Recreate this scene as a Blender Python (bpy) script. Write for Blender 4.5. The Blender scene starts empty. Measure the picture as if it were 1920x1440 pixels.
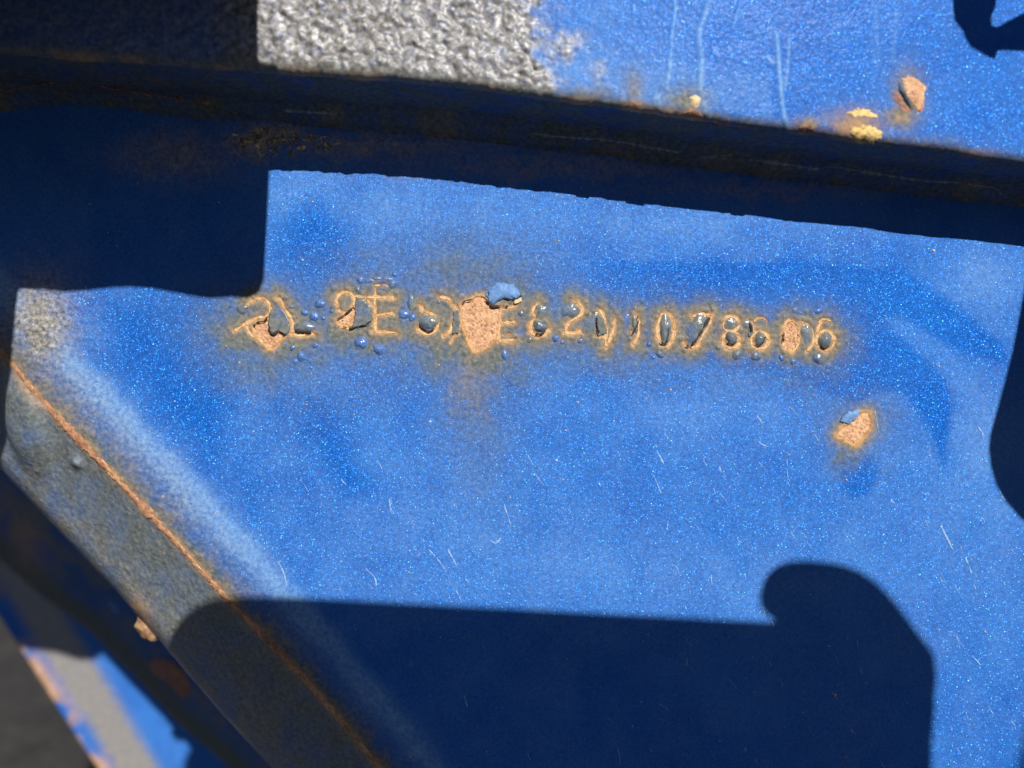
import bpy, math, random
import numpy as np
from mathutils import Vector

random.seed(7)
rng = np.random.default_rng(11)
scene = bpy.context.scene
col = scene.collection

# ------------------------------------------------------------------ frame of reference
# metres. X right, Y away from the camera, Z up. The steel web plate lies in the plane Y = 0.
D = 0.18                    # camera to web plate
F = 26.0 / 36.0 * 1920.0    # focal length in photo pixels
ZC = 0.55                   # height of the picture centre above the ground
SUN = (0.40, -1.0, 0.65)    # towards the sun, per metre away from the plate

def P(px, py, dep=0.0):     # photo pixel -> x, z at a depth behind (+) / before (-) the plate
    k = (D + dep) / F
    return (px - 960.0) * k, (720.0 - py) * k

def Q(px, py, h):           # point h in front of the plate whose shadow falls on plate pixel px,py
    x, z = P(px, py)
    return (x + SUN[0] * h, -h, z + SUN[2] * h)

# ------------------------------------------------------------------ camera
cam_d = bpy.data.cameras.new("camera"); cam = bpy.data.objects.new("camera", cam_d); col.objects.link(cam)
cam.location = (0, -D, ZC); cam.rotation_euler = (math.radians(90), 0, 0)
cam_d.sensor_width = 36; cam_d.lens = 26; cam_d.clip_start = 0.004; cam_d.clip_end = 2000
cam_d.dof.use_dof = True; cam_d.dof.focus_distance = D; cam_d.dof.aperture_fstop = 6.5
scene.camera = cam

# ------------------------------------------------------------------ sky, sun, exposure
w = bpy.data.worlds.new("World"); scene.world = w; w.use_nodes = True
wn = w.node_tree.nodes; wl = w.node_tree.links
sky = wn.new("ShaderNodeTexSky"); sky.sky_type = 'NISHITA'; sky.sun_disc = False
sv = Vector(SUN).normalized()
sky.sun_elevation = math.asin(sv.z); sky.sun_rotation = math.atan2(sv.x, sv.y)
bg = wn["Background"]; bg.inputs[1].default_value = 0.05
sky.altitude = 1500; sky.air_density = 0.4; sky.dust_density = 0.1; sky.ozone_density = 1.5
wl.new(sky.outputs[0], bg.inputs[0])
sd = bpy.data.lights.new("sun", 'SUN'); so = bpy.data.objects.new("sun", sd); col.objects.link(so)
sd.energy = 5.0; sd.angle = math.radians(0.53); sd.color = (1.0, 0.955, 0.89)
so.rotation_euler = sv.to_track_quat('Z', 'Y').to_euler(); so.location = (0.5, -3, 3)
scene.view_settings.view_transform = 'Standard'; scene.view_settings.look = 'None'
scene.view_settings.exposure = 0.35; scene.view_settings.gamma = 1

# ------------------------------------------------------------------ noise helpers (numpy)
def _hash(ix, iy, s):
    n = (ix.astype(np.int64) * 374761393 + iy.astype(np.int64) * 668265263 + s * 1442695041) & 0xffffffff
    n = ((n ^ (n >> 13)) * 1274126177) & 0xffffffff
    n = (n ^ (n >> 16)) & 0xffffffff
    return n / 4294967295.0

def vn(x, y, s=0):
    ix = np.floor(x); iy = np.floor(y); fx = x - ix; fy = y - iy
    fx = fx * fx * (3 - 2 * fx); fy = fy * fy * (3 - 2 * fy)
    a = _hash(ix, iy, s); b = _hash(ix + 1, iy, s); c = _hash(ix, iy + 1, s); d = _hash(ix + 1, iy + 1, s)
    return (a + (b - a) * fx) * (1 - fy) + (c + (d - c) * fx) * fy

def fbm(x, y, s=0, o=4):
    t = 0; a = 0.5; n = 0
    for k in range(o):
        t = t + a * vn(x * 2 ** k + 17.3 * k, y * 2 ** k - 9.1 * k, s + k); n += a; a *= 0.5
    return t / n

def bumps(x, y, s=0, r=0.5):        # scattered round bumps of random size, 0..1
    ix = np.floor(x); iy = np.floor(y); best = np.zeros_like(x)
    for dx in (-1, 0, 1):
        for dy in (-1, 0, 1):
            cx = ix + dx; cy = iy + dy
            px = cx + _hash(cx, cy, s); py = cy + _hash(cx, cy, s + 5)
            rr = r * (0.25 + 0.9 * _hash(cx, cy, s + 9))
            q = 1 - ((x - px) ** 2 + (y - py) ** 2) / rr ** 2
            best = np.maximum(best, np.sqrt(np.clip(q, 0, 1)) * rr / r)
    return best

def sstep(a, b, x):
    t = np.clip((x - a) / (b - a), 0, 1); return t * t * (3 - 2 * t)

# ------------------------------------------------------------------ materials
def mat(name):
    m = bpy.data.materials.new(name); m.use_nodes = True
    nt = m.node_tree; b = nt.nodes["Principled BSDF"]
    return m, nt, b

def N(nt, t, **kw):
    n = nt.nodes.new(t)
    for k, v in kw.items():
        if k.startswith('i_'):
            n.inputs[k[2:].replace('_', ' ')].default_value = v
        else:
            setattr(n, k, v)
    return n

def noise(nt, pos, scale, detail=3, rough=0.55):
    n = N(nt, "ShaderNodeTexNoise", i_Scale=scale, i_Detail=detail, i_Roughness=rough)
    nt.links.new(pos, n.inputs["Vector"]); return n.outputs["Fac"]

def ramp(nt, f, stops):
    r = N(nt, "ShaderNodeValToRGB"); e = r.color_ramp.elements
    while len(e) < len(stops): e.new(0.5)
    for k, (p, c) in enumerate(stops):
        e[k].position = p; e[k].color = (*c, 1) if len(c) == 3 else c
    nt.links.new(f, r.inputs[0]); return r.outputs[0]

def mix(nt, f, a, b):
    m = N(nt, "ShaderNodeMix", data_type='RGBA')
    for sock, v in ((m.inputs[0], f), (m.inputs[6], a), (m.inputs[7], b)):
        if isinstance(v, (int, float)): sock.default_value = v
        elif isinstance(v, tuple): sock.default_value = (*v, 1)
        else: nt.links.new(v, sock)
    return m.outputs[2]

def mth(nt, op, a, b=None, clamp=False):
    m = N(nt, "ShaderNodeMath", operation=op); m.use_clamp = clamp
    for k, v in enumerate((a, b)):
        if v is None: continue
        if isinstance(v, (int, float)): m.inputs[k].default_value = v
        else: nt.links.new(v, m.inputs[k])
    return m.outputs[0]

def position(nt):
    return N(nt, "ShaderNodeNewGeometry").outputs["Position"]

def attr(nt, name):
    return N(nt, "ShaderNodeAttribute", attribute_name=name).outputs["Fac"]

def bump(nt, h, strength, dist):
    b = N(nt, "ShaderNodeBump", i_Strength=strength, i_Distance=dist)
    nt.links.new(h, b.inputs["Height"]); return b.outputs[0]

def make_paint(name, coat=(0.03, 0.18), spec=0.07, greys=((0.07, 0.063, 0.056), (0.23, 0.215, 0.195), (0.46, 0.44, 0.41)), deep=(0.003, 0.048, 0.31), bright=(0.006, 0.128, 0.50)):
    """Weathered metallic blue paint; stain / rust / dust / grey point attributes hold soil, plus some painted sheen and shade."""
    m, nt, b = mat(name); L = nt.links
    pos = position(nt)
    v = N(nt, "ShaderNodeTexVoronoi", i_Scale=5200.0); L.new(pos, v.inputs["Vector"])
    sep = N(nt, "ShaderNodeSeparateColor"); L.new(v.outputs["Color"], sep.inputs[0])
    tone = noise(nt, pos, 45, 3)
    fl = mth(nt, 'ADD', mth(nt, 'MULTIPLY', sep.outputs[0], 0.55), mth(nt, 'MULTIPLY', tone, 0.5))
    base = ramp(nt, fl, [(0.25, deep), (0.75, bright)])
    fine = noise(nt, pos, 900, 4, 0.65)
    mid = noise(nt, pos, 260, 4, 0.6)
    # chalky dust film, also the painted sheen beside the seam
    dust_sheen = attr(nt, "dust_sheen")
    df = mth(nt, 'MULTIPLY', dust_sheen, ramp(nt, fine, [(0.30, (0.45,) * 3), (0.72, (1.25,) * 3)]), True)
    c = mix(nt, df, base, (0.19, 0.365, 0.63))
    # grey dirt
    grey = attr(nt, "grey")
    gf = mth(nt, 'MULTIPLY', grey, ramp(nt, mid, [(0.28, (0.8,) * 3), (0.62, (1.3,) * 3)]), True)
    gcol = ramp(nt, fine, [(0.3, greys[0]), (0.5, greys[1]), (0.75, greys[2])])
    c = mix(nt, gf, c, gcol)
    # olive rust-water stain, also painted shade on ledge underside and channel
    st = attr(nt, "stain_shade")
    sf = mth(nt, 'MULTIPLY', st, ramp(nt, mid, [(0.25, (0.75,) * 3), (0.62, (1.5,) * 3)]), True)
    scol = ramp(nt, fine, [(0.3, (0.055, 0.078, 0.092)), (0.55, (0.120, 0.142, 0.142)), (0.8, (0.24, 0.235, 0.185))])
    c = mix(nt, sf, c, scol)
    # orange rust bloom
    ru = attr(nt, "rust")
    rf = mth(nt, 'MULTIPLY', ru, ramp(nt, fine, [(0.28, (0.35,) * 3), (0.62, (1.3,) * 3)]), True)
    rcol = ramp(nt, mid, [(0.3, (0.30, 0.155, 0.065)), (0.6, (0.52, 0.31, 0.14)), (0.85, (0.66, 0.46, 0.24))])
    c = mix(nt, rf, c, rcol)
    L.new(c, b.inputs["Base Color"])
    soil = mth(nt, 'ADD', mth(nt, 'ADD', sf, rf), mth(nt, 'MULTIPLY', gf, 0.6), True)
    rough = mth(nt, 'SUBTRACT', mth(nt, 'ADD', 0.55, mth(nt, 'MULTIPLY', soil, 0.25)), mth(nt, 'MULTIPLY', gf, 0.28), True)
    L.new(rough, b.inputs["Roughness"])
    hb = mth(nt, 'ADD', noise(nt, pos, 1150, 2), mth(nt, 'MULTIPLY', mid, 0.8))
    bn = bump(nt, hb, 0.55, 0.00022)
    L.new(bn, b.inputs["Normal"])
    b.inputs["Coat Weight"].default_value = coat[0]; b.inputs["Coat Roughness"].default_value = coat[1]
    L.new(mth(nt, 'ADD', spec, mth(nt, 'MULTIPLY', gf, 0.45)), b.inputs["Specular IOR Level"])
    L.new(bn, b.inputs["Coat Normal"])
    # metal flakes: tiny facets each with its own tilt
    fb = N(nt, "ShaderNodeBsdfPrincipled"); fb.inputs["Metallic"].default_value = 1
    fb.inputs["Roughness"].default_value = 0.36
    L.new(ramp(nt, sep.outputs[1], [(0.0, (0.01, 0.10, 0.50)), (0.7, (0.03, 0.24, 0.76)), (1.0, (0.16, 0.66, 0.92))]), fb.inputs["Base Color"])
    sub = N(nt, "ShaderNodeVectorMath", operation='SUBTRACT'); L.new(v.outputs["Color"], sub.inputs[0]); sub.inputs[1].default_value = (0.5,) * 3
    sc = N(nt, "ShaderNodeVectorMath", operation='SCALE'); L.new(sub.outputs[0], sc.inputs[0]); sc.inputs["Scale"].default_value = 1.15
    ad = N(nt, "ShaderNodeVectorMath", operation='ADD'); L.new(sc.outputs[0], ad.inputs[0]); L.new(bn, ad.inputs[1])
    nm = N(nt, "ShaderNodeVectorMath", operation='NORMALIZE'); L.new(ad.outputs[0], nm.inputs[0])
    L.new(nm.outputs[0], fb.inputs["Normal"])
    ms = N(nt, "ShaderNodeMixShader")
    ff = mth(nt, 'MULTIPLY', mth(nt, 'SUBTRACT', 1.0, soil, True), mth(nt, 'SUBTRACT', 0.18, mth(nt, 'MULTIPLY', df, 0.24), True))
    L.new(ff, ms.inputs[0]); L.new(b.outputs[0], ms.inputs[1]); L.new(fb.outputs[0], ms.inputs[2])
    L.new(ms.outputs[0], nt.nodes["Material Output"].inputs[0])
    return m

def make_rough(name, stops, s1=700, s2=180, rough=0.85, bstr=0.8, bdist=0.0004, spec=0.3, metal=0.0):
    m, nt, b = mat(name); pos = position(nt)
    f1 = noise(nt, pos, s1, 4, 0.65); f2 = noise(nt, pos, s2, 3)
    f = mth(nt, 'ADD', mth(nt, 'MULTIPLY', f1, 0.6), mth(nt, 'MULTIPLY', f2, 0.4))
    nt.links.new(ramp(nt, f, stops), b.inputs["Base Color"])
    b.inputs["Roughness"].default_value = rough; b.inputs["Specular IOR Level"].default_value = spec
    b.inputs["Metallic"].default_value = metal
    nt.links.new(bump(nt, f1, bstr, bdist), b.inputs["Normal"])
    return m

M_PAINT = make_paint("weathered_blue_paint")
M_BRACE = make_paint("grimy_grey_blue_paint", coat=(0.25, 0.3), spec=0.25, greys=((0.10, 0.105, 0.105), (0.20, 0.205, 0.20), (0.33, 0.32, 0.29)))
M_BLISTER = make_paint("glossy_blistered_paint", coat=(0.6, 0.22), spec=0.35)
M_LETTER = make_rough("orange_rust_line", [(0.34, (0.33, 0.18, 0.09)), (0.50, (0.58, 0.36, 0.18)), (0.66, (0.74, 0.54, 0.31))], 1300, 400)
M_BARE = make_rough("bare_pink_rust", [(0.34, (0.13, 0.05, 0.03)), (0.45, (0.50, 0.27, 0.15)), (0.56, (0.66, 0.39, 0.23)), (0.68, (0.76, 0.53, 0.29))], 1500, 350, bstr=1.0, bdist=0.0005)
M_BROWN = make_rough("brown_rust", [(0.34, (0.10, 0.045, 0.03)), (0.50, (0.30, 0.15, 0.11)), (0.68, (0.45, 0.27, 0.19))], 1200, 300)
M_YELLOW = make_rough("ochre_flaking_rust", [(0.38, (0.16, 0.08, 0.03)), (0.46, (0.56, 0.38, 0.13)), (0.58, (0.74, 0.56, 0.24))], 900, 250)
M_SEAM = make_rough("seam_rust", [(0.34, (0.13, 0.10, 0.11)), (0.42, (0.33, 0.15, 0.08)), (0.54, (0.52, 0.27, 0.15)), (0.66, (0.58, 0.42, 0.29))], 700, 90)
M_TAN = make_rough("tan_rust", [(0.34, (0.10, 0.05, 0.035)), (0.48, (0.26, 0.14, 0.08)), (0.60, (0.50, 0.35, 0.17))], 250, 70)
M_LIP = make_rough("dull_paint_lip", [(0.35, (0.16, 0.17, 0.20)), (0.65, (0.38, 0.38, 0.38))], 1200, 300)
M_CRACK = make_rough("torn_paint_edge", [(0.35, (0.012, 0.012, 0.016)), (0.65, (0.06, 0.045, 0.04))], 1500, 500, rough=0.6)
M_PALE = make_rough("pale_scratch", [(0.35, (0.10, 0.25, 0.56)), (0.65, (0.38, 0.50, 0.66))], 1500, 500)
M_CREAM = make_rough("cream_flake", [(0.35, (0.50, 0.36, 0.20)), (0.65, (0.72, 0.58, 0.38))], 1500, 500)
M_STEEL = make_rough("dark_steel", [(0.35, (0.015, 0.02, 0.035)), (0.65, (0.05, 0.05, 0.055))], 300, 60, rough=0.6)
M_GROUND = make_rough("dark_asphalt", [(0.35, (0.02, 0.019, 0.018)), (0.5, (0.045, 0.042, 0.04)), (0.68, (0.085, 0.08, 0.075))], 60, 12, bstr=0.6, bdist=0.01)
M_PHONE = make_rough("black_glass", [(0.4, (0.01, 0.01, 0.012)), (0.6, (0.02, 0.02, 0.022))], 40, 10, rough=0.2, bstr=0.0)
M_SKIN = make_rough("skin", [(0.35, (0.42, 0.24, 0.17)), (0.65, (0.52, 0.32, 0.23))], 300, 60, rough=0.55, bstr=0.2)
M_CLOTH = make_rough("dark_sleeve", [(0.35, (0.02, 0.022, 0.03)), (0.65, (0.04, 0.045, 0.06))], 600, 60)
M_STRAP = make_rough("black_webbing", [(0.35, (0.012, 0.012, 0.014)), (0.65, (0.035, 0.034, 0.034))], 800, 60)

# ------------------------------------------------------------------ object helpers
def empty(name, loc=(0, 0, 0), parent=None):
    o = bpy.data.objects.new(name, None); col.objects.link(o); o.location = loc; o.parent = parent
    o.empty_display_size = 0.02
    return o

def tag(o, label=None, cat=None, group=None, kind=None):
    for k, v in (("label", label), ("category", cat), ("group", group), ("kind", kind)):
        if v: o[k] = v
    return o

def obj(name, verts, faces, m, parent=None, smooth=True, attrs=None):
    me = bpy.data.meshes.new(name)
    verts = np.asarray(verts, dtype=np.float32)
    if isinstance(faces, np.ndarray):
        nf, k = faces.shape
        me.vertices.add(len(verts)); me.vertices.foreach_set("co", verts.ravel())
        me.loops.add(nf * k); me.loops.foreach_set("vertex_index", faces.astype(np.int32).ravel())
        me.polygons.add(nf); me.polygons.foreach_set("loop_start", np.arange(nf, dtype=np.int32) * k)
        me.update(calc_edges=True)
    else:
        me.from_pydata([tuple(map(float, p)) for p in verts], [], faces)
    me.validate()
    if smooth: me.polygons.foreach_set("use_smooth", np.ones(len(me.polygons), dtype=bool))
    if attrs:
        for k, a in attrs.items():
            at = me.attributes.new(k, 'FLOAT', 'POINT')
            at.data.foreach_set("value", np.clip(a, 0, 1).astype(np.float32).ravel())
    me.materials.append(m)
    o = bpy.data.objects.new(name, me); col.objects.link(o); o.parent = parent
    return o

def grid_faces(nu, nv):             # vertex index = v * nu + u
    u, v = np.meshgrid(np.arange(nu - 1), np.arange(nv - 1))
    a = (v * nu + u).ravel()
    return np.stack([a, a + 1, a + 1 + nu, a + nu], 1)

# ------------------------------------------------------------------ the stamped number, traced in photo pixels
def z1(p): return [(400 + u / 4.8, 460 + v / 4.8) for u, v in p]
def z2(p): return [(760 + u / 4.8, 460 + v / 4.8) for u, v in p]
def z3(p): return [(960 + u / 5.647, 500 + v / 5.647) for u, v in p]
def z4(p): return [(1240 + u / 4.571, 520 + v / 4.571) for u, v in p]
def z5(p): return [(1400 + u / 3.692, 700 + v / 3.692) for u, v in p]
def z8(p): return [(1420 + u / 3.84, v / 3.84) for u, v in p]
def oval(cx, cy, rx, ry, a0=0, a1=360, n=22):
    return [(cx + rx * math.cos(math.radians(a0 + (a1 - a0) * k / n)), cy + ry * math.sin(math.radians(a0 + (a1 - a0) * k / n))) for k in range(n + 1)]

# (label, [(stroke, width factor), ...])
CHARS = [
 ("first stamped digit 2, its foot lost in a bare rust patch", [(z1([(300, 545), (330, 505), (390, 480), (460, 485), (505, 530), (512, 585), (480, 640), (400, 650), (300, 700), (190, 770)]), 1), (z1([(300, 720), (320, 780), (370, 825), (450, 870)]), .8)]),
 ("stamped letter L between the first 2 and the 9", [(z1([(570, 470), (610, 500), (640, 570), (690, 640), (712, 700), (712, 790)]), 1.1), (z1([(712, 800), (800, 806), (905, 800)]), 1.3)]),
 ("stamped digit 9 with rust in its lower bowl", [(z1(oval(1190, 500, 82, 78, 150, 390)), 1), (z1([(1115, 580), (1180, 610), (1250, 580)]), .7), (z1([(1120, 690), (1160, 735), (1230, 752)]), .8), (z1([(1280, 460), (1360, 470), (1410, 520), (1430, 570)]), .7)]),
 ("stamped letter E after the 9, struck twice", [(z1([(1452, 465), (1455, 600), (1460, 775)]), 1.1), (z1([(1375, 468), (1450, 466), (1540, 470), (1630, 474)]), 1), (z1([(1460, 635), (1540, 618), (1620, 612)]), 1), (z1([(1440, 772), (1540, 782), (1640, 786)]), 1.1), (z1([(1456, 380), (1458, 460)]), .6), (z1([(1450, 362), (1560, 356)]), .5)]),
 ("stamped digit 5 with a domed blister in its bowl", [(z2([(135, 535), (155, 580), (200, 605), (255, 630), (288, 690), (285, 745), (245, 785), (190, 795), (140, 775), (110, 745)]), 1.1)]),
 ("stamped letter X, its right half flaked away", [(z2([(310, 465), (385, 478), (430, 530), (480, 590)]), 1), (z2([(345, 815), (400, 775), (425, 700)]), 1), (z2([(415, 865), (440, 815), (490, 790)]), .8), (z2([(430, 640), (470, 680), (500, 740)]), .5)]),
 ("stamped letter E right of the big rust patch", [(z2([(855, 575), (848, 700), (838, 855)]), 1), (z2([(840, 566), (920, 560), (1000, 545)]), 1.1), (z2([(850, 702), (920, 695), (990, 690)]), 1.1), (z2([(832, 860), (910, 856), (982, 850)]), 1.1), (z2([(885, 800), (950, 803)]), .4)]),
 ("stamped digit 8 with a cracked dark dome in its lower ring", [(z2(oval(1218, 592, 70, 68, 120, 250)), .9), (z2([(1180, 650), (1192, 668)]), .8), (z2(oval(1207, 742, 82, 76, 0, 270)), 1.2)]),
 ("second stamped digit 2, whole and orange", [(z2([(1520, 508), (1570, 530), (1592, 580), (1570, 630), (1510, 668), (1460, 710), (1442, 775)]), 1.2), (z2([(1430, 782), (1510, 792), (1592, 778)]), 1.3)]),
 ("stamped letter N with dark torn paint inside", [(z3([(850, 495), (895, 520), (905, 620), (915, 680), (900, 740)]), .6), (z3([(925, 450), (965, 510), (985, 600), (1000, 690), (990, 780), (1000, 850)]), .9), (z3([(1095, 545), (1080, 640), (1055, 730), (1000, 850)]), 1), (z3([(885, 730), (940, 745), (990, 740)]), .6)]),
 ("stamped digit 1 with a slim blister along it", [(z3([(1315, 510), (1338, 590), (1340, 680), (1325, 750), (1285, 820)]), 1.1), (z3([(1240, 690), (1280, 690)]), .5)]),
 ("first stamped digit 0 around a long blister", [(z3(oval(1630, 668, 88, 168)), 1.2)]),
 ("stamped digit 7 with a torn blister under its bar", [(z4([(265, 335), (320, 317), (380, 314), (435, 322)]), 1.2), (z4([(435, 325), (400, 420), (340, 510), (320, 580), (255, 605)]), 1.2), (z4([(195, 555), (205, 590), (235, 610)]), .8)]),
 ("stamped digit 3 closed up like two rings", [(z4(oval(598, 398, 62, 66)), 1.1), (z4(oval(598, 540, 74, 66)), 1.3)]),
 ("first stamped digit 6 with a dome in its ring", [(z4([(745, 372), (785, 410), (800, 470)]), 1), (z4(oval(845, 538, 74, 72)), 1.3), (z4(oval(850, 395, 56, 48, 190, 350)), .35)]),
 ("second stamped digit 0, filled with bare rust", [(z4(oval(1110, 500, 72, 136)), .8)]),
 ("last stamped digit 6 at the end of the number", [(z4([(1200, 382), (1260, 410), (1298, 470), (1305, 540), (1290, 585), (1250, 630)]), .8), (z4([(1385, 375), (1350, 420), (1335, 480)]), .9), (z4(oval(1405, 542, 76, 84)), 1.1), (z4(oval(1405, 400, 56, 42, 190, 350)), .35)]),
]
# bare rust patches: (name, label, polygon, depth mm)
BARE = [
 ("rust_patch", "bare rust triangle under the first 2", z1([(368, 730), (410, 695), (460, 682), (495, 642), (502, 740), (540, 797), (590, 772), (655, 806), (600, 862), (540, 930), (500, 932), (450, 872), (400, 822), (366, 790)])),
 ("rust_patch", "small bare rust patch in the 9", z1([(1120, 668), (1190, 622), (1262, 560), (1282, 590), (1266, 650), (1270, 692), (1220, 722), (1160, 716), (1125, 692)])),
 ("rust_patch", "largest bare rust patch, over the X", z2([(500, 530), (540, 500), (600, 490), (640, 462), (700, 465), (750, 510), (780, 548), (830, 562), (850, 620), (836, 700), (836, 800), (820, 842), (780, 870), (740, 912), (680, 940), (620, 956), (590, 910), (560, 850), (550, 790), (510, 720), (500, 640)])),
 ("rust_patch", "oval bare rust in the second 0", z4(oval(1110, 500, 66, 128, n=24)[:-1])),
 ("rust_patch", "ragged bare chip below the end of the number", z5([(625, 430), (650, 395), (680, 362), (710, 360), (750, 315), (790, 280), (840, 270), (862, 330), (850, 390), (800, 450), (760, 496), (720, 480), (685, 462), (692, 436), (650, 446)])),
]
# blisters: cx, cy, rx, ry, rotation, height factor, crack
BL = []
def bl(z, cx, cy, rx, ry=None, rot=0, hf=0.47, k=None):
    s = {z1: 4.8, z2: 4.8, z3: 5.647, z4: 4.571}[z]
    (x, y), = z([(cx, cy)]); BL.append((x, y, rx / s, (ry or rx) / s, rot, hf))
for a in ((262, 572, 50, 44), (960, 525, 46, 42), (910, 642, 40, 46), (822, 606, 34, 28), (790, 1000, 40, 42), (735, 1045, 24, 20), (712, 922, 24), (920, 902, 27),
          (1330, 876, 56, 60), (1490, 932, 54, 50), (1300, 402, 28, 34), (1322, 312, 32, 30), (1610, 352, 34, 36), (1400, 318, 40, 22), (1470, 298, 38, 20),
          (1570, 306, 44, 22), (1630, 262, 20), (1782, 520, 36, 72), (1712, 622, 52, 42, 25), (1790, 650, 30, 34), (702, 556, 24), (990, 656, 20), (880, 1102, 16), (650, 890, 18), (575, 955, 16),
          (815, 735, 88, 50, 8), (1065, 590, 20), (1500, 1010, 14)): bl(z1, *a)
for a in ((1042, 610, 30), (892, 988, 28, 44), (1352, 836, 34, 30), (1412, 872, 20), (1576, 860, 24), (205, 690, 78, 66, 0, .45), (1210, 725, 58, 60, 0, .7), (1482, 585, 82, 66, -20, .3), (1222, 598, 56, 58, 0, .25), (1120, 850, 26), (300, 510, 22), (730, 450, 24)): bl(z2, *a)
for a in ((1568, 925, 46, 40, 30), (1300, 605, 30, 98, -6, .6), (1625, 665, 62, 145, 3, .45), (1452, 822, 30, 26), (830, 600, 60, 130, 25, .25), (1500, 960, 20), (1210, 560, 30, 60, 20, .2)): bl(z3, *a)
for a in ((300, 440, 60, 130, 28, .35), (600, 520, 50, 48, 0, .65), (845, 530, 48, 50, 0, .6), (1402, 540, 52, 66, 0, .6), (648, 664, 40, 46), (812, 676, 40, 42), (1345, 692, 48, 52), (1030, 690, 26), (1130, 722, 30, 24), (490, 602, 26, 22), (1345, 288, 36, 26), (597, 398, 50, 52, 0, .18), (735, 405, 44, 40, 0, .25), (1245, 490, 50, 80, 0, .18)): bl(z4, *a)
# lifted paint flakes: polygon, height mm at rim, label
FLAKES = [
 (z1([(500, 645), (540, 575), (600, 560), (650, 610), (685, 665), (692, 780), (655, 803), (590, 770), (540, 795), (502, 740)]), .55, "grey curl of paint between the first 2 and the L"),
 (z1([(1290, 466), (1350, 480), (1430, 562), (1430, 690), (1380, 712), (1242, 750), (1270, 682), (1282, 590)]), .5, "grey curl of paint between the 9 and the E"),
 (z2([(738, 492), (748, 415), (815, 352), (890, 336), (965, 356), (1025, 402), (1050, 455), (1000, 480), (940, 486), (885, 476), (830, 505), (790, 540)]), .85, "large pale lifted flap of paint above the second E"),
 (z2([(440, 600), (478, 590), (490, 690), (480, 790), (425, 800), (430, 700)]), .4, "grey curl of paint beside the largest rust patch"),
 (z3([(895, 540), (955, 525), (990, 620), (1000, 700), (930, 738), (890, 715), (905, 630)]), .35, "dark torn paint inside the N"),
 (z4([(420, 345), (395, 420), (330, 500), (290, 560), (262, 590), (275, 520), (305, 460), (330, 380), (345, 420)]), .5, "dark torn paint under the 7"),
 (z4([(755, 390), (775, 440), (785, 470), (760, 520), (745, 500), (750, 440)]), .4, "dark sliver of paint before the first 6"),
 (z5([(685, 345), (640, 330), (680, 285), (715, 258), (782, 250), (775, 285), (712, 352)]), .5, "pale blue flap above the ragged chip"),
]
CRACKS = [(z1([(368, 728), (400, 695), (462, 683), (495, 640)]), .3), (z1([(500, 742), (540, 798), (592, 772), (656, 806)]), .35), (z1([(1122, 666), (1190, 620), (1262, 560)]), .25),
          (z1([(1228, 740), (1240, 752), (1310, 728), (1410, 712)]), .3), (z1([(740, 765), (800, 775), (890, 782)]), .4), (z1([(1160, 735), (1210, 742)]), .2),
          (z2([(520, 520), (545, 500), (606, 490)]), .25), (z2([(720, 480), (760, 520), (790, 548), (830, 548), (930, 550)]), .4), (z2([(130, 700), (165, 745), (215, 775), (262, 750)]), .35), (z2([(890, 462), (945, 488), (1000, 484), (1048, 452)]), .3),
          (z2([(1175, 790), (1215, 802), (1262, 770)]), .3), (z2([(1200, 720), (1215, 760)]), .2), (z2([(1180, 745), (1240, 722)]), .18),
          (z3([(1560, 790), (1615, 822), (1650, 780)]), .35), (z3([(1655, 650), (1640, 760), (1615, 815)]), .25), (z3([(1325, 520), (1330, 600), (1290, 690), (1270, 720)]), .3),
          (z3([(895, 530), (900, 620), (922, 700)]), .25), (z4([(410, 345), (330, 480), (250, 600)]), .45), (z4([(212, 580), (235, 602)]), .3), (z4([(565, 555), (600, 572), (640, 555)]), .3),
          (z4([(805, 570), (840, 585), (870, 540), (885, 510)]), .28), (z4([(1365, 580), (1395, 605), (1430, 585)]), .3), (z4([(750, 385), (770, 440), (765, 470)]), .25), (z4([(1045, 470), (1040, 560)]), .2)]

# ------------------------------------------------------------------ soil masks and a painted sheen band on the web plate
SEAM = [(-140, 520), (-40, 630), (20, 690), (60, 740), (150, 835), (240, 930), (330, 1028), (420, 1130), (505, 1218), (590, 1310), (690, 1430), (800, 1560), (900, 1680)]
seam_xz = np.array([P(*p) for p in SEAM])

def seg_dist(x, z, a, b):
    ab = b - a; L = ab @ ab + 1e-18
    t = np.clip(((x - a[0]) * ab[0] + (z - a[1]) * ab[1]) / L, 0, 1)
    return np.hypot(x - a[0] - t * ab[0], z - a[1] - t * ab[1])

def seam_side(x, z):                # signed distance: + on the plate (upper right) side
    zs = np.interp(x, seam_xz[:, 0], seam_xz[:, 1])
    return (z - zs) * 0.72

def poly_sdf(x, z, pts):            # negative inside
    d = np.full(x.shape, 1e9); ins = np.zeros(x.shape, bool); n = len(pts)
    for i in range(n):
        a = pts[i]; b = pts[(i + 1) % n]
        d = np.minimum(d, seg_dist(x, z, a, b))
        c = ((a[1] > z) != (b[1] > z)) & (x < (b[0] - a[0]) * (z - a[1]) / (b[1] - a[1] + 1e-15) + a[0])
        ins ^= c
    return np.where(ins, -d, d)

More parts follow.
